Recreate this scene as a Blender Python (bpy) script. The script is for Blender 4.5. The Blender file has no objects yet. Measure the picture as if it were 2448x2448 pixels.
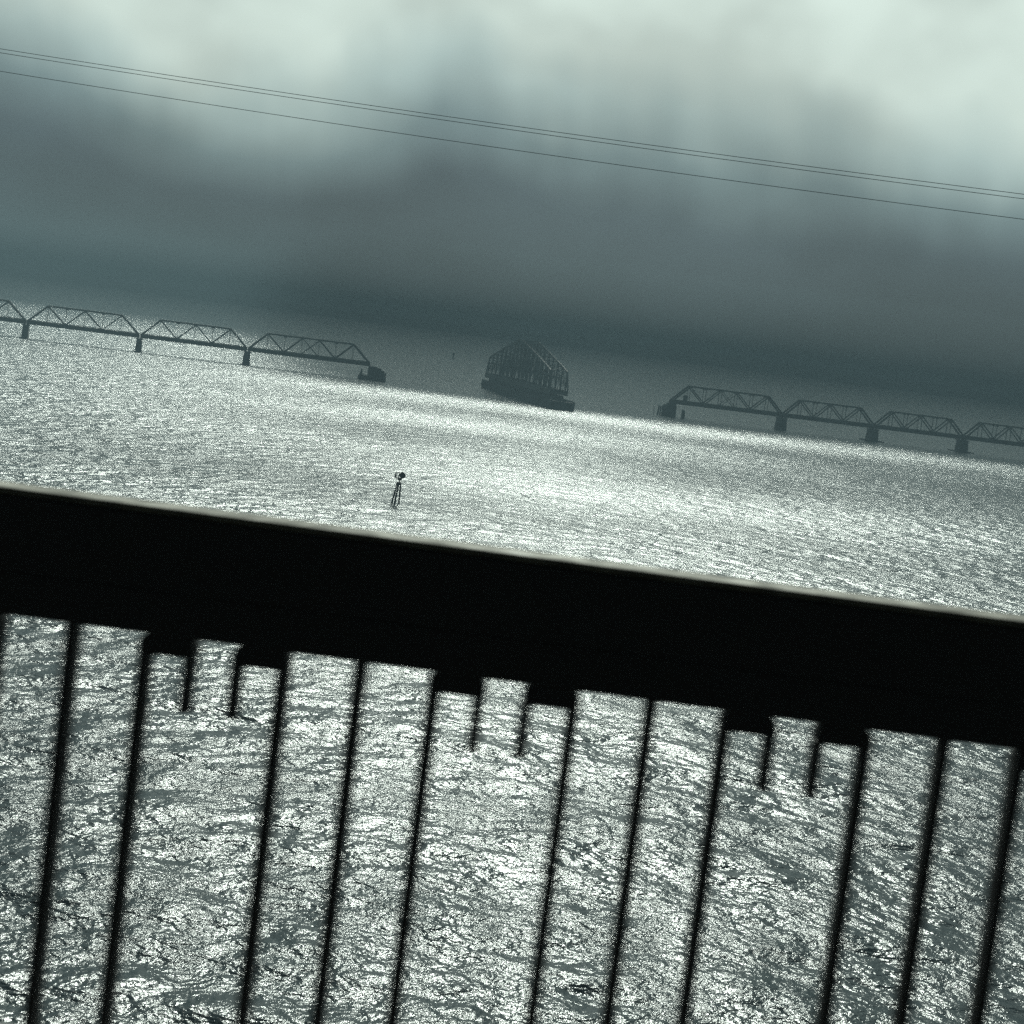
import bpy, bmesh, math, random
from mathutils import Vector, Matrix
random.seed(7)
S = bpy.context.scene
R = math.radians

# ------------------------------------------------------------------ camera
CAM_H = 40.0
PITCH, ROLL = R(5.43), R(7.35)
cd = bpy.data.cameras.new("camera"); cam = bpy.data.objects.new("camera", cd)
S.collection.objects.link(cam); S.camera = cam
cd.sensor_width = 36.0; cd.lens = 67.08
cd.clip_start = 0.1; cd.clip_end = 60000
fwd = Vector((0, math.cos(PITCH), -math.sin(PITCH)))
right = Vector((1, 0, 0)); up = right.cross(fwd)
c, s = math.cos(ROLL), math.sin(ROLL)
r2 = right * c + up * s          # camera rolled anticlockwise: the horizon falls to the right
u2 = -right * s + up * c
m = Matrix((r2, u2, -fwd)).transposed().to_4x4()
m.translation = Vector((0, 0, CAM_H)); cam.matrix_world = m
cd.dof.use_dof = True; cd.dof.focus_distance = 500.0
cd.dof.aperture_fstop = 8.0; cd.dof.aperture_ratio = 0.32

# ------------------------------------------------------------------ sky, sun, exposure
SUN_EL, SUN_AZ = R(32), R(0.0)     # straight ahead of the camera
w = bpy.data.worlds.new("World"); S.world = w; w.use_nodes = True

class NT:
    """short hand for node trees"""
    def __init__(s, tree): s.t = tree; s.n = tree.nodes; s.l = tree.links
    def node(s, typ, **kw):
        n = s.n.new(typ)
        for k, v in kw.items(): setattr(n, k, v)
        return n
    def put(s, sock, v):
        if v is None: return
        if isinstance(v, bpy.types.NodeSocket): s.l.new(v, sock)
        else: sock.default_value = v
    def math(s, op, a, b=None, c=None, clamp=False):
        n = s.node("ShaderNodeMath", operation=op, use_clamp=clamp)
        for i, v in enumerate((a, b, c)): s.put(n.inputs[i], v)
        return n.outputs[0]
    def vmath(s, op, a, b=None, out=0):
        n = s.node("ShaderNodeVectorMath", operation=op)
        s.put(n.inputs[0], a); s.put(n.inputs[1], b)
        return n.outputs[out]
    def xyz(s, v):
        n = s.node("ShaderNodeSeparateXYZ"); s.put(n.inputs[0], v); return n.outputs
    def comb(s, x=0.0, y=0.0, z=0.0):
        n = s.node("ShaderNodeCombineXYZ")
        for i, v in enumerate((x, y, z)): s.put(n.inputs[i], v)
        return n.outputs[0]
    def noise(s, vec, scale=1.0, detail=2.0, rough=0.5, dist=0.0, dims='3D'):
        n = s.node("ShaderNodeTexNoise", noise_dimensions=dims)
        s.put(n.inputs["Vector"], vec); n.inputs["Scale"].default_value = scale
        n.inputs["Detail"].default_value = detail; n.inputs["Roughness"].default_value = rough
        n.inputs["Distortion"].default_value = dist
        return n.outputs[0]
    def maprange(s, v, a, b, c=0.0, d=1.0, smooth=True):
        n = s.node("ShaderNodeMapRange", interpolation_type='SMOOTHSTEP' if smooth else 'LINEAR')
        for i, q in enumerate((v, a, b, c, d)): s.put(n.inputs[i], q)
        return n.outputs[0]
    def ramp(s, v, stops):
        n = s.node("ShaderNodeValToRGB"); s.put(n.inputs[0], v)
        e = n.color_ramp.elements
        while len(e) < len(stops): e.new(0.5)
        for k, (p, col) in enumerate(stops): e[k].position = p; e[k].color = (*col, 1)
        return n.outputs[0]
    def mix(s, f, a, b, blend='MIX'):
        n = s.node("ShaderNodeMix", data_type='RGBA', blend_type=blend)
        s.put(n.inputs[0], f); s.put(n.inputs[6], a); s.put(n.inputs[7], b)
        return n.outputs[2]

T = NT(w.node_tree); T.n.clear()
tc = T.node("ShaderNodeTexCoord").outputs["Generated"]
d = T.xyz(tc)
# angles in degrees: elevation and azimuth from straight ahead
el = T.math('MULTIPLY', T.math('ARCSINE', d[2]), 57.296)
az = T.math('MULTIPLY', T.math('ARCTAN2', d[0], d[1]), 57.296)
big = T.noise(T.comb(T.math('MULTIPLY', az, 0.13), T.math('MULTIPLY', el, 0.15), 23.7), 1.0, 2.0, 0.45)
fine = T.noise(T.comb(T.math('ADD', T.math('MULTIPLY', az, 0.42), T.math('MULTIPLY', el, 0.05)), T.math('MULTIPLY', el, 0.10), 9.1), 1.0, 2.0, 0.5)
SKY_BIG, SKY_FINE = 4.6, 2.0
shift = T.math('ADD', T.math('MULTIPLY', T.math('SUBTRACT', big, 0.5), SKY_BIG),
               T.math('MULTIPLY', T.math('SUBTRACT', fine, 0.5), SKY_FINE))
def lobe(c_, w_, a_):      # a brighter or darker bank of cloud around one bearing
    q = t_ = T.math('DIVIDE', T.math('SUBTRACT', az, c_), w_)
    return T.math('MULTIPLY', T.math('EXPONENT', T.math('MULTIPLY', T.math('MULTIPLY', q, q), -1.0)), a_)
shift = T.math('ADD', shift, T.math('ADD', T.math('ADD', lobe(-2.0, 4.0, -0.7), lobe(-9.5, 3.5, 1.1)), 1.2))
# the cloud noise moves the ramp, less so close to the horizon
shift = T.math('MULTIPLY', shift, T.maprange(el, 0.5, 6.0, 0.15, 1.0))
e2 = T.math('DIVIDE', T.math('ADD', el, shift), 90.0)
clouds = T.ramp(e2, [(0.0, (.037, .056, .064)), (0.022, (.040, .061, .070)), (0.045, (.054, .080, .091)),
                     (0.066, (.13, .185, .19)), (0.085, (.27, .35, .335)), (0.104, (.42, .50, .455)),
                     (0.17, (.47, .55, .50)), (0.24, (.24, .31, .30)), (0.42, (.07, .105, .115)), (1.0, (.03, .045, .05))])
# thick and thin places inside the bright cloud
thick = T.noise(T.comb(T.math('MULTIPLY', az, 0.16), T.math('MULTIPLY', el, 0.20), 17.3), 1.0, 3.0, 0.5)
tk_ = T.maprange(thick, 0.32, 0.68, 0.73, 1.02)
clouds = T.vmath('MULTIPLY', clouds, T.comb(tk_, tk_, tk_))
# the sky behind the camera is a darker overcast than the backlit side
side = T.maprange(T.math('ABSOLUTE', az), 35, 110, 1.0, 0.08)
clouds = T.vmath('MULTIPLY', clouds, T.comb(side, side, side))
sky = T.node("ShaderNodeTexSky", sky_type='NISHITA', sun_disc=False)
sky.sun_elevation = SUN_EL; sky.sun_rotation = SUN_AZ
sky.air_density = 1.0; sky.dust_density = 1.0
skys = T.vmath('MULTIPLY', sky.outputs[0], T.comb(0.08, 0.08, 0.08))
# the sun's glow through the veil of cloud
sd_ = (math.sin(SUN_AZ) * math.cos(SUN_EL), math.cos(SUN_AZ) * math.cos(SUN_EL), math.sin(SUN_EL))
ang = T.math('MULTIPLY', T.math('ARCCOSINE', T.math('MINIMUM', T.vmath('DOT_PRODUCT', tc, sd_, 1), 0.99999)), 57.296)
def glow_(w_, a_):
    q = T.math('DIVIDE', ang, w_)
    return T.math('MULTIPLY', T.math('EXPONENT', T.math('MULTIPLY', T.math('MULTIPLY', q, q), -1.0)), a_)
glow = T.math('ADD', glow_(4.0, 9.0), glow_(10.0, 2.2))
clouds = T.vmath('ADD', clouds, T.vmath('MULTIPLY', (0.91, 1.0, 0.90), T.comb(glow, glow, glow)))
col = T.mix(0.985, skys, clouds)
bg = T.node("ShaderNodeBackground"); T.put(bg.inputs[0], col); bg.inputs[1].default_value = 1.0
wo = T.node("ShaderNodeOutputWorld"); T.l.new(bg.outputs[0], wo.inputs[0])

ld = bpy.data.lights.new("sun", 'SUN'); sun = bpy.data.objects.new("sun", ld); S.collection.objects.link(sun)
ld.energy = 5.0; ld.angle = R(0.6); ld.color = (0.91, 1.0, 0.90)
sdir = Vector((math.sin(SUN_AZ) * math.cos(SUN_EL), math.cos(SUN_AZ) * math.cos(SUN_EL), math.sin(SUN_EL)))
sun.rotation_euler = sdir.to_track_quat('Z', 'Y').to_euler(); sun.location = (0, 0, 300)

S.view_settings.view_transform = 'Standard'; S.view_settings.look = 'None'
S.view_settings.exposure = 0.75; S.view_settings.gamma = 1.0
S.view_settings.use_curve_mapping = False
S.render.engine = 'CYCLES'
S.cycles.use_denoising = False
S.cycles.volume_bounces = 0
S.cycles.max_bounces = 6
S.cycles.transparent_max_bounces = 8
S.cycles.sample_clamp_direct = 8.0; S.cycles.sample_clamp_indirect = 3.0
S.cycles.caustics_reflective = False; S.cycles.caustics_refractive = False

# ------------------------------------------------------------------ helpers
COL = S.collection
def material(name, base=(.1, .1, .1), rough=.6, metal=0.0, var=0.0, scale=1.0, base2=None, bump=0.0, spec=0.5):
    mt = bpy.data.materials.new(name); mt.use_nodes = True
    t = NT(mt.node_tree); b = mt.node_tree.nodes["Principled BSDF"]
    b.inputs["Roughness"].default_value = rough; b.inputs["Metallic"].default_value = metal
    b.inputs["Specular IOR Level"].default_value = spec
    if base2 is not None:
        oc = t.node("ShaderNodeTexCoord").outputs["Object"]
        nz = t.noise(oc, scale, 6.0, 0.6)
        f = t.maprange(nz, 0.40, 0.62)
        t.put(b.inputs["Base Color"], t.mix(f, (*base, 1), (*base2, 1)))
        t.put(b.inputs["Roughness"], t.maprange(nz, 0.3, 0.7, max(rough - .15, .1), min(rough + .15, 1), False))
        if bump:
            bn = t.node("ShaderNodeBump"); bn.inputs["Strength"].default_value = 1.0
            bn.inputs["Distance"].default_value = bump
            t.put(bn.inputs["Height"], t.noise(oc, scale * 6, 4.0, 0.6)); t.put(b.inputs["Normal"], bn.outputs[0])
    else:
        b.inputs["Base Color"].default_value = (*base, 1)
    return mt

class MB:
    """collects shapes, then links them as one mesh object"""
    def __init__(s): s.bm = bmesh.new()
    def box(s, x0, x1, y0, y1, z0, z1, mat=None, bevel=0.0, seg=2, taper=None):
        r = bmesh.ops.create_cube(s.bm, size=1.0)
        vs = r['verts']
        for v in vs:
            k = 1.0
            top = v.co.z > 0
            x = x0 if v.co.x < 0 else x1; y = y0 if v.co.y < 0 else y1; z = z1 if top else z0
            if taper and top:
                cx, cy = (x0 + x1) / 2, (y0 + y1) / 2
                x = cx + (x - cx) * taper[0]; y = cy + (y - cy) * taper[1]
            v.co = Vector((x, y, z))
            if mat: v.co = mat @ v.co
        if bevel:
            es = list({e for v in vs for e in v.link_edges})
            bmesh.ops.bevel(s.bm, geom=es, offset=bevel, segments=seg, affect='EDGES', profile=0.5)
        return s
    def bar(s, a, b, w, h=None, upv=(0, 0, 1)):
        a = Vector(a); b = Vector(b); h = h or w
        ax = (b - a); L = ax.length; ax.normalize()
        uv = Vector(upv)
        if abs(ax.dot(uv)) > .98: uv = Vector((0, 1, 0))
        sx = ax.cross(uv).normalized(); sz = sx.cross(ax).normalized()
        M = Matrix((sx, ax, sz)).transposed().to_4x4(); M.translation = a
        return s.box(-w/2, w/2, 0, L, -h/2, h/2, mat=M)
    def tube(s, pts, r, n=8, cap=True):
        rings = []
        for i, p in enumerate(pts):
            p = Vector(p)
            q0 = Vector(pts[max(i-1, 0)]); q1 = Vector(pts[min(i+1, len(pts)-1)])
            ax = (q1 - q0).normalized()
            uv = Vector((0, 0, 1)) if abs(ax.z) < .95 else Vector((1, 0, 0))
            sx = ax.cross(uv).normalized(); sz = sx.cross(ax)
            rr = r[i] if isinstance(r, (list, tuple)) else r
            rings.append([s.bm.verts.new(p + (sx * math.cos(2*math.pi*k/n) + sz * math.sin(2*math.pi*k/n)) * rr) for k in range(n)])
        for A, B in zip(rings, rings[1:]):
            for k in range(n): s.bm.faces.new((A[k], A[(k+1) % n], B[(k+1) % n], B[k]))
        if cap:
            s.bm.faces.new(rings[0][::-1]); s.bm.faces.new(rings[-1])
        return s
    def prism(s, outline, a, b, axis='y'):
        """outline in the plane across the axis, pushed from a to b"""
        def P(u, v, t): return {'y': (u, t, v), 'x': (t, u, v), 'z': (u, v, t)}[axis]
        A = [s.bm.verts.new(P(u, v, a)) for u, v in outline]; B = [s.bm.verts.new(P(u, v, b)) for u, v in outline]
        s.bm.faces.new(A); s.bm.faces.new(B[::-1]); n = len(A)
        for k in range(n): s.bm.faces.new((A[k], B[k], B[(k+1) % n], A[(k+1) % n]))
        return s
    def build(s, name, mt, parent=None, smooth=False):
        bmesh.ops.recalc_face_normals(s.bm, faces=s.bm.faces)
        me = bpy.data.meshes.new(name); s.bm.to_mesh(me); s.bm.free()
        if smooth:
            for p in me.polygons: p.use_smooth = True
        me.materials.append(mt)
        o = bpy.data.objects.new(name, me); COL.objects.link(o)
        if parent: o.parent = parent
        return o

def tag(o, label, cat, group=None):
    o['label'] = label; o['category'] = cat
    if group: o['group'] = group
    return o
def thing(name, label, cat, loc=(0, 0, 0), rz=0.0, group=None):
    o = bpy.data.objects.new(name, None); COL.objects.link(o)
    o.location = loc; o.rotation_euler = (0, 0, rz)
    return tag(o, label, cat, group)
def dup(root, loc, label):
    r = root.copy(); COL.objects.link(r); r.location = loc; r['label'] = label
    for ch in list(root.children):
        cc = ch.copy(); COL.objects.link(cc); cc.parent = r
        for g in list(ch.children):
            dd = g.copy(); COL.objects.link(dd); dd.parent = cc
    return r

# ------------------------------------------------------------------ water
def water_material():
    mt = bpy.data.materials.new("river_water"); mt.use_nodes = True
    t = NT(mt.node_tree); b = mt.node_tree.nodes["Principled BSDF"]
    pos = t.node("ShaderNodeNewGeometry").outputs["Position"]
    def height(p, bands):
        tot = None
        for (sx, sy, ang, amp, det, rough, off) in bands:
            mp = t.node("ShaderNodeMapping"); mp.inputs["Rotation"].default_value = (0, 0, ang)
            mp.inputs["Location"].default_value = (off, off * 1.7, off * .3)
            t.put(mp.inputs["Vector"], p)
            q = t.vmath('MULTIPLY', mp.outputs[0], (sx, sy, 1.0))
            h = t.math('MULTIPLY', t.noise(q, 1.0, det, rough, 0.0), amp)
            tot = h if tot is None else t.math('ADD', tot, h)
        return tot
    def slopes(bands, dl):
        h0 = height(pos, bands)
        hx = height(t.vmath('ADD', pos, (dl, 0.0, 0.0)), bands)
        hy = height(t.vmath('ADD', pos, (0.0, dl, 0.0)), bands)
        k = 1.0 / dl
        return (t.math('MULTIPLY', t.math('SUBTRACT', hx, h0), k), t.math('MULTIPLY', t.math('SUBTRACT', hy, h0), k))
    # wind sea: long crests, chop, ripples; amplitudes in metres
    s1 = slopes([(0.06, 0.08, 0.25, 2.2, 1.0, .5, 3.0), (0.22, 0.19, 0.6, 1.55, 1.5, .5, 31.0), (0.66, 0.50, -0.4, .70, 2.0, .5, 11.0)], 0.10)
    s2 = slopes([(2.7, 1.9, 0.35, .20, 3.2, .60, 21.0)], 0.02)
    # gusts: patches of rougher and smoother water
    gust = t.noise(t.vmath('MULTIPLY', pos, (0.012, 0.03, 1.0)), 1.0, 3.0, 0.6)
    # wind lanes and cat's paws: ruffled and slick strips a couple of metres across
    lane = t.noise(t.vmath('MULTIPLY', pos, (0.42, 0.045, 1.0)), 1.0, 4.0, 0.65)
    lane2 = t.noise(t.vmath('MULTIPLY', pos, (0.16, 0.028, 1.0)), 1.0, 3.0, 0.6)
    g = t.math('MULTIPLY', t.maprange(gust, 0.35, 0.65, 0.75, 1.25), t.maprange(lane, 0.30, 0.70, 0.55, 1.45, False))
    gb = t.maprange(lane2, 0.32, 0.68, 0.65, 1.40, False)
    sx = t.math('ADD', t.math('MULTIPLY', s1[0], gb), t.math('MULTIPLY', s2[0], g)); sy = t.math('ADD', t.math('MULTIPLY', s1[1], gb), t.math('MULTIPLY', s2[1], g))
    nrm = t.vmath('NORMALIZE', t.comb(t.math('MULTIPLY', sx, -1.0), t.math('MULTIPLY', sy, -1.0), 1.0))
    t.put(b.inputs["Normal"], nrm)
    b.inputs["Base Color"].default_value = (.010, .022, .024, 1)
    b.inputs["Roughness"].default_value = 0.23
    b.inputs["IOR"].default_value = 1.333
    return mt
mw = water_material()
wb = MB()
rows = [-600, -100, 60, 400, 1200, 3000, 6000, 12000]
cols = [-12000, -4000, -1000, 0, 1000, 4000, 12000]
gv = [[wb.bm.verts.new((x, y, 0)) for x in cols] for y in rows]
for a in range(len(rows) - 1):
    for b_ in range(len(cols) - 1):
        wb.bm.faces.new((gv[a][b_], gv[a][b_+1], gv[a+1][b_+1], gv[a+1][b_]))
wo_ = wb.build("water", mw); wo_['kind'] = 'structure'

# ------------------------------------------------------------------ far shore
m_shore = material("far_land", (.035, .045, .035), .9, base2=(.06, .065, .045), scale=.004)
sb = MB(); prev = None
N = 160
prof = [(0, 0.0), (120, .25), (420, .72), (800, 1.0), (1400, .8), (2600, .6)]
for i in range(N + 1):
    x = -6500 + 13000 * i / N
    hh = 30 + 11*math.sin(x*.0011+1) + 7*math.sin(x*.0031) + 4*math.sin(x*.009) + 2.5*random.random()
    y0 = 6900 + 180*math.sin(x*.0009) + 60*math.sin(x*.004)
    row = [sb.bm.verts.new((x, y0 + dy, -0.5 if k == 0 else hh*kz)) for dy, kz in prof for k in [0 if kz == 0 else 1]]
    if prev:
        for k in range(len(row)-1): sb.bm.faces.new((prev[k], row[k], row[k+1], prev[k+1]))
    prev = row
so = sb.build("far_shore", m_shore, smooth=True); so['kind'] = 'structure'

# ------------------------------------------------------------------ unseen cloud deck, added and shaped to shade the water (3 km up)
HC = 3000.0
OX, OY = HC / math.tan(SUN_EL) * math.sin(SUN_AZ), HC / math.tan(SUN_EL) * math.cos(SUN_AZ)
def cloud_material():
    mt = bpy.data.materials.new("shade_cloud_deck"); mt.use_nodes = True
    t = NT(mt.node_tree); t.n.clear()
    pos = t.node("ShaderNodeNewGeometry").outputs["Position"]
    q = t.xyz(pos)
    X = t.math('SUBTRACT', q[0], OX); Y = t.math('SUBTRACT', q[1], OY)
    p2 = t.comb(X, Y, 0.0)
    wob = t.math('MULTIPLY', t.math('SUBTRACT', t.noise(p2, 0.006, 3.0, .55), .5), 160.0)
    wob = t.math('ADD', wob, t.math('MULTIPLY', t.math('SUBTRACT', t.noise(p2, 0.035, 3.0, .6), .5), 60.0))
    # main edge of the far shade, a little nearer on the right
    Yw = t.math('ADD', Y, wob)
    edge = t.maprange(t.math('ADD', Yw, t.math('MULTIPLY', X, -0.05)), 1005, 1045, 0.0, 1.0)
    # opening beyond the left half of the bridge
    opn = t.math('MULTIPLY', t.maprange(t.math('ADD', X, t.math('MULTIPLY', t.math('SUBTRACT', Y, 1100), 0.17)), -200, -110, 1.0, 0.0), t.maprange(Yw, 1350, 2300, 1.0, 0.0))
    opn = t.math('MULTIPLY', opn, t.maprange(t.noise(t.comb(X, Y, 40.0), 0.005, 3.0, .5), .30, .50, 0.45, 0.95))
    dens = t.math('MULTIPLY', edge, t.math('SUBTRACT', 1.0, opn))
    # a thinner veil over the near water, with clear openings where the sun breaks through
    def bell(v, c_, w_):
        q = t.math('DIVIDE', t.math('SUBTRACT', v, c_), w_)
        return t.math('EXPONENT', t.math('MULTIPLY', t.math('MULTIPLY', q, q), -1.0))
    Yt = t.math('ADD', t.math('ADD', Y, t.math('MULTIPLY', wob, 0.45)), t.math('MULTIPLY', X, -0.12))
    la = t.math('MULTIPLY', bell(Yt, 975, 48), t.maprange(X, -230, -60, 0.0, 1.0))
    lb = t.math('MULTIPLY', bell(Y, 618, 26), bell(X, 8, 24))
    lc = t.math('MULTIPLY', bell(Yt, 496, 44), t.maprange(X, -60, 10, 0.0, 1.0))
    le = t.math('MULTIPLY', bell(Yt, 770, 45), bell(X, -30, 60))
    clear = t.math('MAXIMUM', t.math('MAXIMUM', la, lb), t.math('MAXIMUM', lc, le))
    st = t.noise(t.comb(t.math('MULTIPLY', X, .006), t.math('ADD', t.math('MULTIPLY', Y, .016), t.math('MULTIPLY', X, .003)), 5.0), 1.0, 3.0, .55)
    veil = t.math('MULTIPLY', t.maprange(X, -190, -20, 0.22, 1.0), t.maprange(Y, 300, 430, 0.0, 1.0))
    veil = t.math('MULTIPLY', veil, t.maprange(st, .34, .58, 0.50, 0.95))
    veil = t.math('MULTIPLY', veil, t.math('SUBTRACT', 1.0, clear))
    near = t.math('MULTIPLY', t.maprange(Y, 270, 400, 1.0, 0.0), t.maprange(t.math('ABSOLUTE', t.math('ADD', X, -2)), 5, 40, 0.45, 0.72))  # extra veil added to tone down the glitter on the near water
    dens = t.math('MAXIMUM', dens, t.math('MAXIMUM', veil, near))
    dens = t.math('MULTIPLY', dens, 0.995)
    tr = t.node("ShaderNodeBsdfTransparent"); tl = t.node("ShaderNodeBsdfTranslucent")
    tl.inputs[0].default_value = (.20, .25, .26, 1)
    mx = t.node("ShaderNodeMixShader"); t.put(mx.inputs[0], dens)
    t.l.new(tr.outputs[0], mx.inputs[1]); t.l.new(tl.outputs[0], mx.inputs[2])
    out = t.node("ShaderNodeOutputMaterial"); t.l.new(mx.outputs[0], out.inputs[0])
    return mt
cb = MB()
xs = [-3500 + 500*i for i in range(15)]; ys = [OY + 45] + [OY + 200 + 400*i for i in range(22)]
gv = [[cb.bm.verts.new((x + OX, y, HC + 25*math.sin(x*.002)*math.cos(y*.0017))) for x in xs] for y in ys]
for a in range(len(ys) - 1):
    for b_ in range(len(xs) - 1):
        cb.bm.faces.new((gv[a][b_], gv[a][b_+1], gv[a+1][b_+1], gv[a+1][b_]))
co = cb.build("clouds", cloud_material(), smooth=True); co['kind'] = 'stuff'  # unseen sheet, there to cast shade on the water

# ------------------------------------------------------------------ haze
HAZE_D, HAZE_C = 0.00053, (.225, .325, .375)
hm = bpy.data.materials.new("haze"); hm.use_nodes = True
t = NT(hm.node_tree); t.n.clear()
pv = t.node("ShaderNodeVolumePrincipled"); pv.inputs["Color"].default_value = (*HAZE_C, 1)
pv.inputs["Density"].default_value = HAZE_D; pv.inputs["Anisotropy"].default_value = 0.0
ho = t.node("ShaderNodeOutputMaterial"); t.l.new(pv.outputs[0], ho.inputs["Volume"])
hb = MB().box(-12500, 12500, -900, 12500, -1.5, 85)
hz = hb.build("haze", hm); hz['kind'] = 'stuff'

# ------------------------------------------------------------------ ruined railway bridge across the river
BR = math.atan2(.1905, .9817)                     # bearing of the bridge line
def bpt(s_, n=0.0, z=0.0): return Vector((s_*.9817 - .1905*n, 1141 + s_*.1905 + .9817*n, z))
m_steel = material("weathered_steel", (.030, .034, .034), .75, base2=(.05, .042, .035), scale=.6)
m_pale = material("pale_steel", (.07, .066, .06), .8, base2=(.045, .042, .038), scale=.4)  # paler steel for the near top chords of the swing span
m_conc = material("wet_concrete", (.055, .06, .06), .85, base2=(.08, .08, .075), scale=.35, bump=.03)
m_wood = material("old_timber", (.022, .024, .023), .85, base2=(.04, .036, .03), scale=1.2, bump=.02)

ZB, ZD, ZT = 7.9, 10.1, 19.4      # underside of deck, track level, top chord
HW = 2.9                          # half the distance between the two trusses
def truss_span(s0, s1, label, crossed=False, group='truss spans of the ruined bridge'):
    L = s1 - s0
    rt = thing("truss_span", label, "bridge span", bpt(s0), BR, group)
    n = 7 if crossed else 6
    e = 0.9
    xs = [e + (L - 2*e) * k / n for k in range(n + 1)]
    fl = MB()
    fl.box(.25, L - .25, -HW - .25, -HW + .25, ZB, ZD).box(.25, L - .25, HW - .25, HW + .25, ZB, ZD)
    for x in xs: fl.box(x - .3, x + .3, -HW + .25, HW - .25, ZB + .3, ZD - .25)
    fl.box(.3, L - .3, -1.1, -.8, ZB + .5, ZD - .05).box(.3, L - .3, .8, 1.1, ZB + .5, ZD - .05)
    fl.build("deck_girder", m_steel, rt)
    tk = MB()
    k = .6
    while k < L - .6:
        tk.box(k, k + .28, -2.0, 2.0, ZD + .002, ZD + .22); k += .75
    tk.box(.3, L - .3, -.78, -.70, ZD + .222, ZD + .38).box(.3, L - .3, .70, .78, ZD + .222, ZD + .38)
    tk.build("track", m_wood, rt)
    zj = ZD - .3
    for sd in (-1, 1):
        y = sd * HW
        MB().bar((xs[1], y, ZT), (xs[-2], y, ZT), .6, .85).build("top_chord", m_steel, rt)
        for a, b in ((0, 1), (n, n - 1)):
            MB().bar((xs[a], y, zj), (xs[b], y, ZT), .65, .95).build("end_post", m_steel, rt)
        for k in range(1, n):
            mb = MB()
            for q in (-.17, .17): mb.bar((xs[k], y + q, zj), (xs[k], y + q, ZT - .35), .15, .45)
            z = zj + .8
            while z < ZT - .8:
                mb.bar((xs[k], y - .11, z), (xs[k], y + .11, z + .35), .06); z += .7
            mb.build("vertical_post", m_steel, rt)
        if crossed: dg = [((1, 1), (2, 0), .5), ((2, 0), (3, 1), .5), ((3, 1), (4, 0), .26), ((3, 0), (4, 1), .26), ((4, 1), (5, 0), .5), ((5, 0), (6, 1), .5)]
        else: dg = [((1, 1), (2, 0), .5), ((2, 0), (3, 1), .5), ((3, 1), (4, 0), .5), ((4, 0), (5, 1), .5)]
        for k, ((a, ta), (b, tb), wd) in enumerate(dg):
            yo = y + (.03 if wd < .4 and ta == 0 else 0)
            MB().bar((xs[a], yo, ZT - .3 if ta else zj), (xs[b], yo, ZT - .3 if tb else zj), wd * .9, wd * 1.25).build("diagonal", m_steel, rt)
        for k in range(1, n):
            MB().box(xs[k] - .8, xs[k] + .8, y - .36, y + .36, ZT - .95, ZT - .36).build("gusset_plate", m_steel, rt)
    cbm = MB()
    for k in range(1, n): cbm.bar((xs[k], -HW + .3, ZT), (xs[k], HW - .3, ZT), .22, .3)
    for k in range(1, n - 1):
        cbm.bar((xs[k] + .2, -HW + .3, ZT + .02), (xs[k+1] - .2, HW - .3, ZT + .02), .12, .1)
        cbm.bar((xs[k] + .2, HW - .3, ZT - .1), (xs[k+1] - .2, -HW + .3, ZT - .1), .12, .1)
    cbm.build("top_bracing", m_steel, rt)
    for a, b in ((0, 1), (n, n - 1)):
        pm = MB()
        for f_ in (1.0, .84):
            xx = xs[a] + (xs[b] - xs[a]) * f_; zz = zj + (ZT - zj) * f_ - .2
            pm.bar((xx, -HW + .3, zz), (xx, HW - .3, zz), .2, .35)
        pm.bar((xs[b], -HW + .3, ZT - .25), (xs[a] + (xs[b]-xs[a])*.84, 0, zj + (ZT-zj)*.84), .12)
        pm.bar((xs[b], HW - .3, ZT - .25), (xs[a] + (xs[b]-xs[a])*.84, 0, zj + (ZT-zj)*.84), .12)
        pm.build("portal_frame", m_steel, rt)
    return rt
PL = [-354.5, -292.5, -229.0, -167.3]
truss_span(PL[0], PL[1], "truss span cut off by the left edge of the photo")
truss_span(PL[1], PL[2], "second truss span from the left edge, whole, six panels long")
truss_span(PL[2], PL[3], "third truss span from the left, between the two middle piers of the left row")
truss_span(PL[3], -95.5, "long truss span with crossed centre panel ending at the open water gap on the left", True)
truss_span(88.0, 159.5, "long truss span with crossed centre panel just right of the swing span", True)
PR = [159.5, 219.0, 278.5, 338.0]
truss_span(PR[0], PR[1], "middle truss span of the right row, ending at the second skirted pier from the right")
truss_span(PR[1], PR[2], "truss span between the last two piers at the right")
truss_span(PR[2], PR[3], "truss span cut off by the right edge of the photo")

def pier(s_, label, skirt=False, wide=3.6):
    rt = thing("bridge_pier", label, "bridge pier", bpt(s_), BR, "concrete piers under the truss spans")
    MB().box(-wide/2 - .15, wide/2 + .15, -4.6, 4.6, -2, ZB - 1.0, taper=(.78, .86), bevel=.12).build("shaft", m_conc, rt)
    MB().box(-wide/2 - .05, wide/2 + .05, -4.2, 4.2, ZB - .998, ZB - .35, bevel=.08).build("cap", m_conc, rt)
    bb = MB()
    for q in (-HW, HW): 
        for x in (-.85, .85): bb.box(x - .35, x + .35, q - .4, q + .4, ZB - .348, ZB - .002)
    bb.build("bearing", m_steel, rt)
    if skirt: MB().box(-6.0, 6.0, -6.4, 6.4, -2, .55, bevel=.1).build("footing", m_conc, rt)
    else: MB().box(-3.0, 3.0, -5.4, 5.4, -2, .22, bevel=.06).build("footing", m_conc, rt)
    return rt
pier(PL[1], "leftmost tapered concrete pier of the ruined bridge")
pier(PL[2], "tapered concrete pier between the second and third truss spans from the left")
pier(PL[3], "tapered concrete pier carrying the left end of the last long left span", wide=4.0)
pier(PR[0] , "stout concrete pier at the right end of the first right span, no skirt", wide=5.2)
pier(PR[1], "concrete pier with flat skirt, second from the right edge", True, 5.4)
pier(PR[2], "rightmost concrete pier with flat skirt", True, 5.4)

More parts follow.
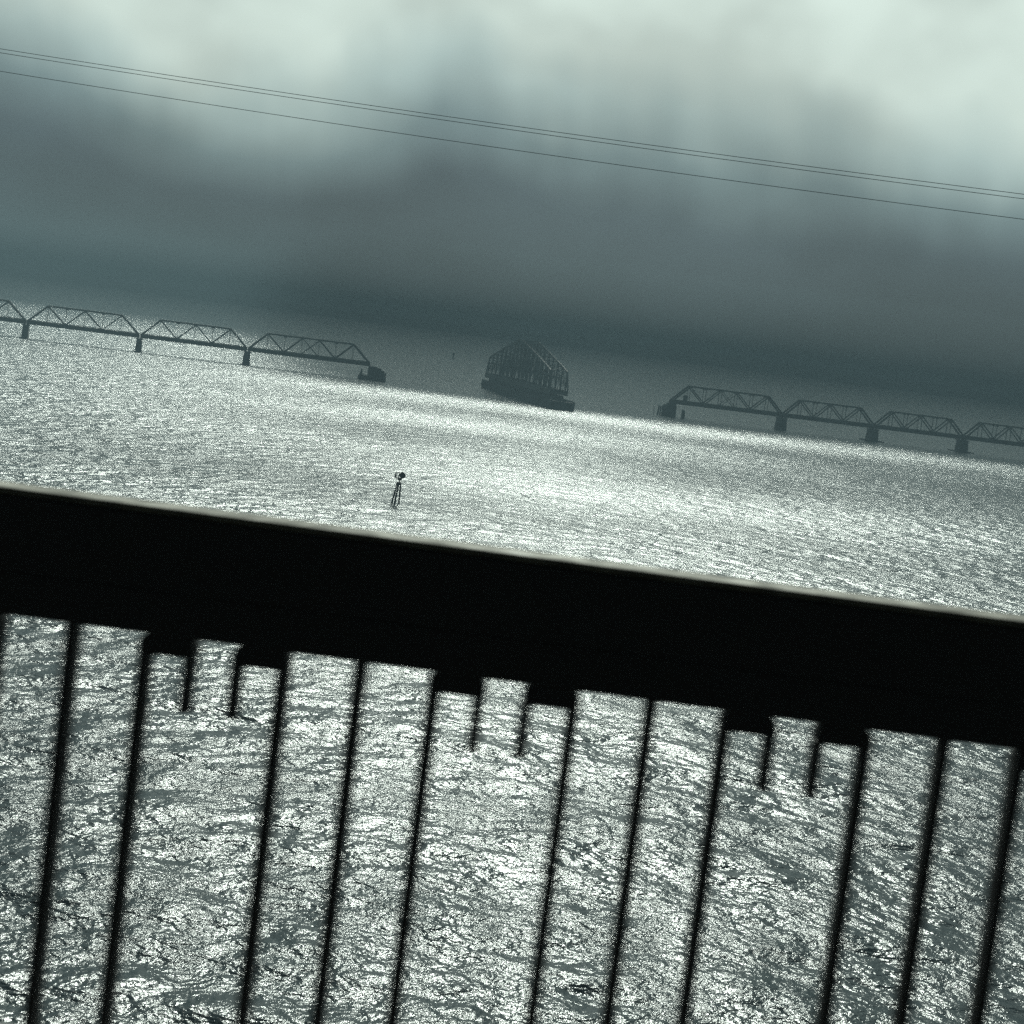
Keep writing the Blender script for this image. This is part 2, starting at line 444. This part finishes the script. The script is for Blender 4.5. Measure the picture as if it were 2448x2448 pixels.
# swing span, turned open so that it points along the river
SWC = Vector((-3.0, 1141, 0)); SWA = math.atan2(177, -41)     # direction of its long axis (far end)
sw = thing("swing_span", "dark peaked swing span turned open across the gap in the bridge", "bridge span", SWC, SWA)
HL, HS = 90.0, 4.8
nodes = [-90, -84, -72, -60, -48, -36, -24, -13, -5, 5, 13, 24, 36, 48, 60, 72, 84, 90]
def zt(x):
    a = abs(x)
    if a >= 84: return 20.3
    return 20.3 + (34.2 - 20.3) * (1 - max(a - 5, 0) / 79) ** 0.92
fl = MB()
for q in (-HS, HS): fl.box(-HL, HL, q - .35, q + .35, ZB - .6, ZD + .1)
for x in nodes: fl.box(max(x - .35, -HL + .02), min(x + .35, HL - .02), -HS + .36, HS - .36, ZB - .3, ZD - .4)
fl.box(-HL + .1, HL - .1, -1.2, -.8, ZB + .2, ZD - .2).box(-HL + .1, HL - .1, .8, 1.2, ZB + .2, ZD - .2)
fl.build("deck_girder", m_steel, sw)
tk = MB(); k = -89.5
while k < 89: tk.box(k, k + .3, -2.9, 2.9, ZD - .198, ZD + .05); k += .8
tk.build("track", m_wood, sw)
for sd in (-1, 1):
    y = sd * HS
    for k in range(1, len(nodes) - 2):
        a, b = nodes[k], nodes[k+1]
        MB().bar((a, y, zt(a)), (b, y, zt(b)), .7, .8).build("top_chord", m_pale if b <= -20 else m_steel, sw)
    for e in (-1, 1):
        MB().bar((e*90, y, ZD - .2), (e*84, y, zt(84)), .6, .8).build("end_post", m_steel, sw)
    for k in range(1, len(nodes) - 1):
        x = nodes[k]; mb = MB()
        for q in (-.25, .25): mb.bar((x, y + q, ZD + .1), (x, y + q, zt(x) - .3), .3, .5)
        z = ZD + 1
        while z < zt(x) - 1: mb.bar((x, y - .1, z), (x, y + .1, z), .15, .5); z += 1.5
        mb.build("vertical_post", m_steel, sw)
    for k in range(1, len(nodes) - 2):
        a, b = nodes[k], nodes[k+1]
        if a == -5:
            MB().bar((a, y, ZD), (b, y, zt(b) - .3), .3, .4).bar((a, y + .32, zt(a) - .3), (b, y + .32, ZD), .3, .4).build("diagonal", m_steel, sw); continue
        lo, hi = (a, b) if b <= 0 else (b, a)
        MB().bar((lo, y, ZD), (hi, y, zt(hi) - .3), .35, .55).build("diagonal", m_steel, sw)
        mid = ((lo + hi) / 2, y, (ZD + zt(hi)) / 2)
        MB().bar(mid, (hi, y, ZD), .25, .4).bar(mid, ((lo + hi)/2, y, ZD), .2, .3).build("sub_strut", m_steel, sw)
        MB().bar((hi, y + .3, ZD), (lo, y + .3, zt(lo) - .3), .12, .18).build("tie_rod", m_steel, sw)
br = MB()
for x in nodes[1:-1]:
    z = zt(x)
    br.bar((x, -HS + .35, z - .1), (x, HS - .35, z - .1), .3, .5)
    br.bar((x, -HS + .2, 16.6), (x, HS - .2, 16.6), .22, .45)
    br.bar((x, -HS + .2, 16.8), (x, HS - .2, z - .4), .2); br.bar((x + .25, HS - .2, 16.8), (x + .25, -HS + .2, z - .5), .2)
for a, b in zip(nodes[1:-2], nodes[2:-1]):
    br.bar((a, -HS + .3, zt(a)), (b, HS - .3, zt(b)), .16); br.bar((a, HS - .3, zt(a) - .18), (b, -HS + .3, zt(b) - .18), .16)
br.build("top_bracing", m_steel, sw)
hs = MB().box(-4.2, 4.2, -3.2, 3.2, 17.5, 22.5).box(-3.9, 3.9, -2.9, 2.9, 22.5, 23.6, taper=(.5, .2))
hs.build("machine_house", m_steel, sw)

# pivot pier and its long timber fender
pvp = thing("pivot_pier", "round concrete pivot pier under the middle of the swing span", "bridge pier", SWC, SWA)
MB().tube([(0, 0, -2), (0, 0, 1), (0, 0, 6.2)], [6.2, 6.0, 5.4], 32).build("shaft", m_conc, pvp)
MB().box(-88.5, -7, -3.6, 3.6, -2, 7.1, taper=(.99, .9), bevel=.1).build("draw_rest", m_wood, pvp)
MB().box(7, 86, -3.6, 3.6, -2, 7.1, taper=(.99, .9), bevel=.1).build("draw_rest", m_wood, pvp)
MB().tube([(0, 0, 6.202), (0, 0, 7.4)], [4.3, 4.3], 32).build("turntable_drum", m_steel, pvp)
fd = thing("timber_fender", "long low timber fender under the open swing span, square cut near end", "fender",
           (-2.2, 1142.5, 0), math.atan2(225, -46))
FH = 110.0
def fender_side(sd):
    mb = MB(); y = sd * 6.2; k = -FH
    x = -FH + .5
    while x < FH - .3:
        hgt = 5.3 + (.25 if random.random() < .3 else 0) + random.uniform(-.15, .15)
        if x > 10 and random.random() < .10: hgt -= random.uniform(.6, 2.4)
        mb.tube([(x, y + random.uniform(-.08, .08), -2), (x + random.uniform(-.1, .1), y, hgt)], [.24, .2], 7)
        x += 1.9
    mb.build("pile_row", m_wood, fd)
    mb = MB()
    for z in (.5, 1.15, 1.8, 2.45, 3.1, 3.75, 4.4):
        x = -FH
        while x < FH:
            x1 = min(x + 11.5, FH)
            if not (x > 30 and random.random() < .10): mb.box(x + .02, x1 - .02, y + sd*.3 - .12, y + sd*.3 + .12, z, z + .56)
            x = x1
    mb.build("wale", m_wood, fd)
fender_side(-1); fender_side(1)
mb = MB()
for z in (-.5, .12, .76, 1.4, 2.04, 2.68, 3.32, 3.96): mb.box(-FH - .35, -FH - .1, -6.6, 6.6, z, z + .6)
mb.box(-FH - .1, -FH + 3.5, -6.0, 6.0, 4.3, 4.62)
mb.build("end_wall", m_wood, fd)
mb = MB(); x = -FH + 4
while x < FH: mb.bar((x, -6.05, 3.9), (x, 6.05, 3.9), .3, .3); x += 5.7
mb.bar((-FH + 3, -1.1, 4.1), (FH - 2, -1.1, 4.1), .9, .08).bar((-FH + 3, 0, 4.1), (FH - 2, 0, 4.1), .9, .08)
mb.build("walkway", m_wood, fd)

# rest pier at the left side of the gap
lp = thing("rest_pier", "dark stepped pier block with timber bits at the left side of the gap", "bridge pier", bpt(-93.5), BR)
MB().box(-2.6, 2.2, -4.6, 4.6, -2, ZB - .05, taper=(.92, .95), bevel=.1).build("shaft", m_conc, lp)
MB().box(-8.4, 7.4, -6.5, 3.5, -2, 2.1, taper=(.96, .96), bevel=.15).build("footing", m_conc, lp)
mb = MB().box(2.25, 6.6, -5.2, 2.4, 2.102, 6.1, taper=(.93, .95), bevel=.08)
mb.box(2.3, 4.6, -3.8, 3, 6.102, 7.3, taper=(.9, .9))
mb.build("crib", m_wood, lp)
mb = MB()
for (x, y, h_) in ((-7.4, -5.0, 5.6), (-6.9, -4.5, 5.9), (-7.1, -5.6, 4.9), (-7.9, -4.7, 4.2), (-6.2, -5.2, 3.4), (6.9, -5.4, 4.9), (7.4, -4.2, 4.3), (7.2, -6.0, 5.2), (-5.5, -5.9, 2.9), (-4.4, -6.1, 3.1)):
    MB().tube([(x, y, -1), (x*.99, y, h_)], [.34, .27], 8).build("pile", m_wood, lp)

# rest pier on the right side, with its hut on the deck and pile clusters beside it
rp = thing("rest_pier", "dark pier block under the left end of the right spans", "bridge pier", bpt(88.3), BR)
MB().box(-3.1, 3.1, -5, 5, -2, ZB - 1.1, taper=(.95, .95), bevel=.1).build("shaft", m_conc, rp)
MB().box(-1.4, 2.9, -4.2, 4.2, ZB - 1.098, ZB - .02, taper=(.9, .95), bevel=.06).build("cap", m_conc, rp)
hut = thing("bridge_hut", "small narrow hut standing on the deck at the left end of the right spans", "hut", bpt(97.2, 0, ZD + .4), BR)
MB().box(-1.1, 1.1, -1.3, 1.3, 0, 2.9).build("wall", m_wood, hut)
MB().box(-1.3, 1.3, -1.5, 1.5, 2.902, 3.4, taper=(.3, .3)).build("roof", m_steel, hut)
MB().box(-.75, .05, -1.36, -1.303, .05, 2.1).build("door", m_steel, hut)
MB().box(.35, .85, -1.36, -1.303, 1.2, 2.0).build("window", m_steel, hut)
def dolphin(loc, n, rad, h_, label, lean=.25, pr=.3):
    rt = thing("pile_cluster", label, "piles", loc, 0, "pile clusters by the bridge gap")
    for k in range(n):
        a = 2*math.pi*k/n + .3; rr = rad if k else 0
        MB().tube([(rr*math.cos(a), rr*math.sin(a), -1.5), (rr*math.cos(a)*(1-lean), rr*math.sin(a)*(1-lean), h_ + random.uniform(-.4, .3))], [pr, pr*.85], 9).build("pile", m_wood, rt, True)
    MB().tube([(0, 0, h_ - 1.5), (0, 0, h_ - 1.15)], [rad*(1-lean) + pr + .05]*2, 18).build("binding", m_steel, rt)
    return rt
dolphin(bpt(82.6, -1), 9, 1.9, 5.9, "thick round cluster of piles left of the right rest pier")
dolphin(bpt(95.5, -6), 8, 1.0, 4.8, "short pile cluster under the first right span")
po = thing("leaning_pole", "thin leaning pole standing in the water left of the right pile cluster", "pole", bpt(77.8, -3))
MB().tube([(.55, 0, -1), (0, 0, 3.4), (-.25, 0, 5.4)], [.17, .15, .12], 8).build("shaft", m_wood, po)
po2 = thing("channel_post", "tiny post far out in the water beyond the gap", "post", (-85, 2080, 0))
MB().tube([(0, 0, -1), (0, 0, 5.5)], [.8, .7], 8).build("shaft", m_wood, po2)
MB().box(-1.1, 1.1, -.2, .2, 4.2, 6.4).build("marker_board", m_wood, po2)

# ------------------------------------------------------------------ channel marker on piles in the near water
mk = thing("channel_marker", "channel marker on three leaning timber piles with a round board and open frame on top", "channel marker", (-25.1, 406, 0))
piles = [((-.75, 0, -.8), (.02, .1, 4.55), .20), ((-.05, -.7, -.8), (.35, -.05, 4.6), .22), ((.85, .5, -.8), (.72, .1, 4.5), .20), ((-.15, .9, -.8), (.28, .3, 4.5), .17)]
for a, b, r_ in piles: MB().tube([a, b], [r_, r_*.85], 10).build("pile", m_wood, mk, True)
MB().tube([(.38, .1, 4.0), (.38, .1, 4.62)], [.52, .50], 12).build("cap", m_wood, mk)
MB().tube([(.45, .1, 4.622), (.47, .1, 4.95), (.44, .1, 5.25), (.36, .1, 5.5)], [.16, .13, .42, .75], 12).build("bracket", m_steel, mk)
MB().box(-.72, 1.1, -.35, .55, 5.502, 5.62).build("platform", m_wood, mk)
mb = MB()
for x in (-.66, .16):
    for y in (-.3, .5): mb.bar((x, y, 5.622), (x + .06, y, 6.75), .07)
for y in (-.3, .5): mb.bar((-.66, y, 6.0), (.22, y, 6.0), .05).bar((-.6, y, 6.7), (.2, y, 6.7), .05)
mb.bar((-.66, -.3, 6.7), (-.66, .5, 6.7), .05)
mb.build("frame", m_steel, mk)
MB().box(-.62, -.42, -.25, .45, 5.63, 6.5).build("battery_box", m_steel, mk)
oc = [(.93 + .70*math.cos(R(22.5 + 45*k)), 6.22 + .68*math.sin(R(22.5 + 45*k))) for k in range(8)]
MB().prism(oc, -.42, -.36).build("marker_board", m_wood, mk)
MB().box(.72, 1.12, -.355, .30, 5.625, 6.5, bevel=.04).build("lantern", m_steel, mk)
MB().tube([(.9, 0, 6.5), (.9, 0, 6.98)], [.13, .1], 10).build("lamp", m_steel, mk)

# ------------------------------------------------------------------ overhead cables
m_cable = material("cable", (.045, .045, .045), .55, metal=0, spec=0.0)
def cable(p0, p1, p2, label):
    # parabola through three known points (a sagging span that passes the bridge)
    import itertools
    (x0, y0, z0), (x1, y1, z1), (x2, y2, z2) = p0, p1, p2
    def q(x):
        z = z0*(x-x1)*(x-x2)/((x0-x1)*(x0-x2)) + z1*(x-x0)*(x-x2)/((x1-x0)*(x1-x2)) + z2*(x-x0)*(x-x1)/((x2-x0)*(x2-x1))
        y = y0 + (y2 - y0)*(x - x0)/(x2 - x0)
        return (x, y, z)
    o = MB().tube([q(x) for x in range(-110, 111, 4)], .021, 8).build("power_cable", m_cable)
    return tag(o, label, "cable", "cables strung across the sky")
cable((-45.0, 154.91, 56.917), (0.0, 144.59, 54.956), (35.0, 136.56, 53.999), "uppermost of the three thin dark cables crossing the sky")
cable((-45.0, 154.92, 56.609), (0.0, 144.6, 54.656), (35.0, 136.57, 53.678), "middle thin dark cable, close under the uppermost one")
cable((-45.0, 154.95, 55.168), (0.0, 144.64, 53.205), (35.0, 136.62, 52.266), "lowest of the three thin dark cables, set apart below the close pair")
# ------------------------------------------------------------------ the bridge we drive on: road, kerb, railing
m_asph = material("asphalt", (.045, .045, .047), .85, base2=(.06, .06, .06), scale=30, bump=.004)
m_kerb = material("kerb_concrete", (.22, .22, .21), .85, base2=(.16, .16, .15), scale=6, bump=.004)
rd = MB().box(-40, 40, -11, 3.15, 37.75, 38.30).build("road", m_asph); rd['kind'] = 'structure'
kb = MB().box(-40, 40, 3.152, 3.80, 37.75, 38.44, bevel=.02).build("kerb", m_kerb); kb['kind'] = 'structure'
m_rail = material("shaded_rail_paint", (.006, .006, .006), .6, base2=(.012, .012, .011), spec=.25, scale=9, bump=.0006)  # near-black: the shade on the camera side is put into the colour
m_cap = material("sunlit_rail_top", (.085, .080, .058), .85, base2=(.045, .043, .033), spec=.12, scale=14, bump=.0006)  # paler copy of the rail, with daylight on its top put into the colour
rl = thing("bridge_railing", "thick dark railing with pale sunlit top edge and thin vertical bars in the foreground", "railing", (0, 3.475, 38.443), -.026)
RZ = -38.44
def loc(x0, x1, y0, y1, z0, z1): return (x0, x1, y0, y1, z0 + RZ, z1 + RZ)
# profile of the top rail: rounded front and back edges
def rail_profile(y0, y1, z0, z1, r_):
    pts = [(y0, z0)]
    for k in range(7): a = math.pi - k*math.pi/12; pts.append((y0 + r_ + r_*math.cos(a), z1 - r_ + r_*math.sin(a)))
    for k in range(7): a = math.pi/2 - k*math.pi/12; pts.append((y1 - r_ + r_*math.cos(a), z1 - r_ + r_*math.sin(a)))
    pts.append((y1, z0)); return pts
RX = 6.5
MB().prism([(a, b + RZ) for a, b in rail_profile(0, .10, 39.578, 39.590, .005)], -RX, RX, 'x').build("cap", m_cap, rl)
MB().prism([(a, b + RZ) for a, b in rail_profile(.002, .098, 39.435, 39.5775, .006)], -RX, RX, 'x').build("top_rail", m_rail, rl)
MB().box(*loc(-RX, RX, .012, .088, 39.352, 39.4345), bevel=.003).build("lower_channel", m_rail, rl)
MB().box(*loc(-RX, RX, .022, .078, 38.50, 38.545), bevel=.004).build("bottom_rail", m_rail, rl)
PER = .5463
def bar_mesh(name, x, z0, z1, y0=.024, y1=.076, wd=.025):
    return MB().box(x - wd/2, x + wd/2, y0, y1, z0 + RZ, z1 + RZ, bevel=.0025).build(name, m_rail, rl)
bal0 = bar_mesh("baluster", 0, 38.5452, 39.3518)
bal1 = bar_mesh("baluster", 0, 38.5452, 39.3138)
stub0 = bar_mesh("hanger", 0, 39.208, 39.3138, .024, .072, .023)
def arch():
    x0, x1, r_, z1, z0 = -.0125, .0975, .022, 39.3518, 39.3138
    pts = [(x0, z0), (x1, z0)]
    for k in range(6): a = k*math.pi/10; pts.append((x1 - r_ + r_*math.cos(a), z1 - r_ + r_*math.sin(a)))
    for k in range(6): a = math.pi/2 + k*math.pi/10; pts.append((x0 + r_ + r_*math.cos(a), z1 - r_ + r_*math.sin(a)))
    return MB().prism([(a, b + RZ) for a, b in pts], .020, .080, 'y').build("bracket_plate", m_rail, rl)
ar0 = arch()
first = {'b': True, 'c': True, 's': True, 'a': True}
def place(o, x, key):
    if first[key]: first[key] = False; o.location.x = x; return o
    q = o.copy(); COL.objects.link(q); q.parent = rl; q.location.x = x; return q
for k in range(-8, 8):
    b0 = -.1035 + PER * k
    place(bal0, b0 + .405, 'b')
    for dx in (0, .262): place(bal1, b0 + dx, 'c')
    for dx in (.085, .1745): place(stub0, b0 + dx, 's')
    for dx in (0, .177): place(ar0, b0 + dx, 'a')
for x in (-5.6, -4.46, 4.7, 5.9):
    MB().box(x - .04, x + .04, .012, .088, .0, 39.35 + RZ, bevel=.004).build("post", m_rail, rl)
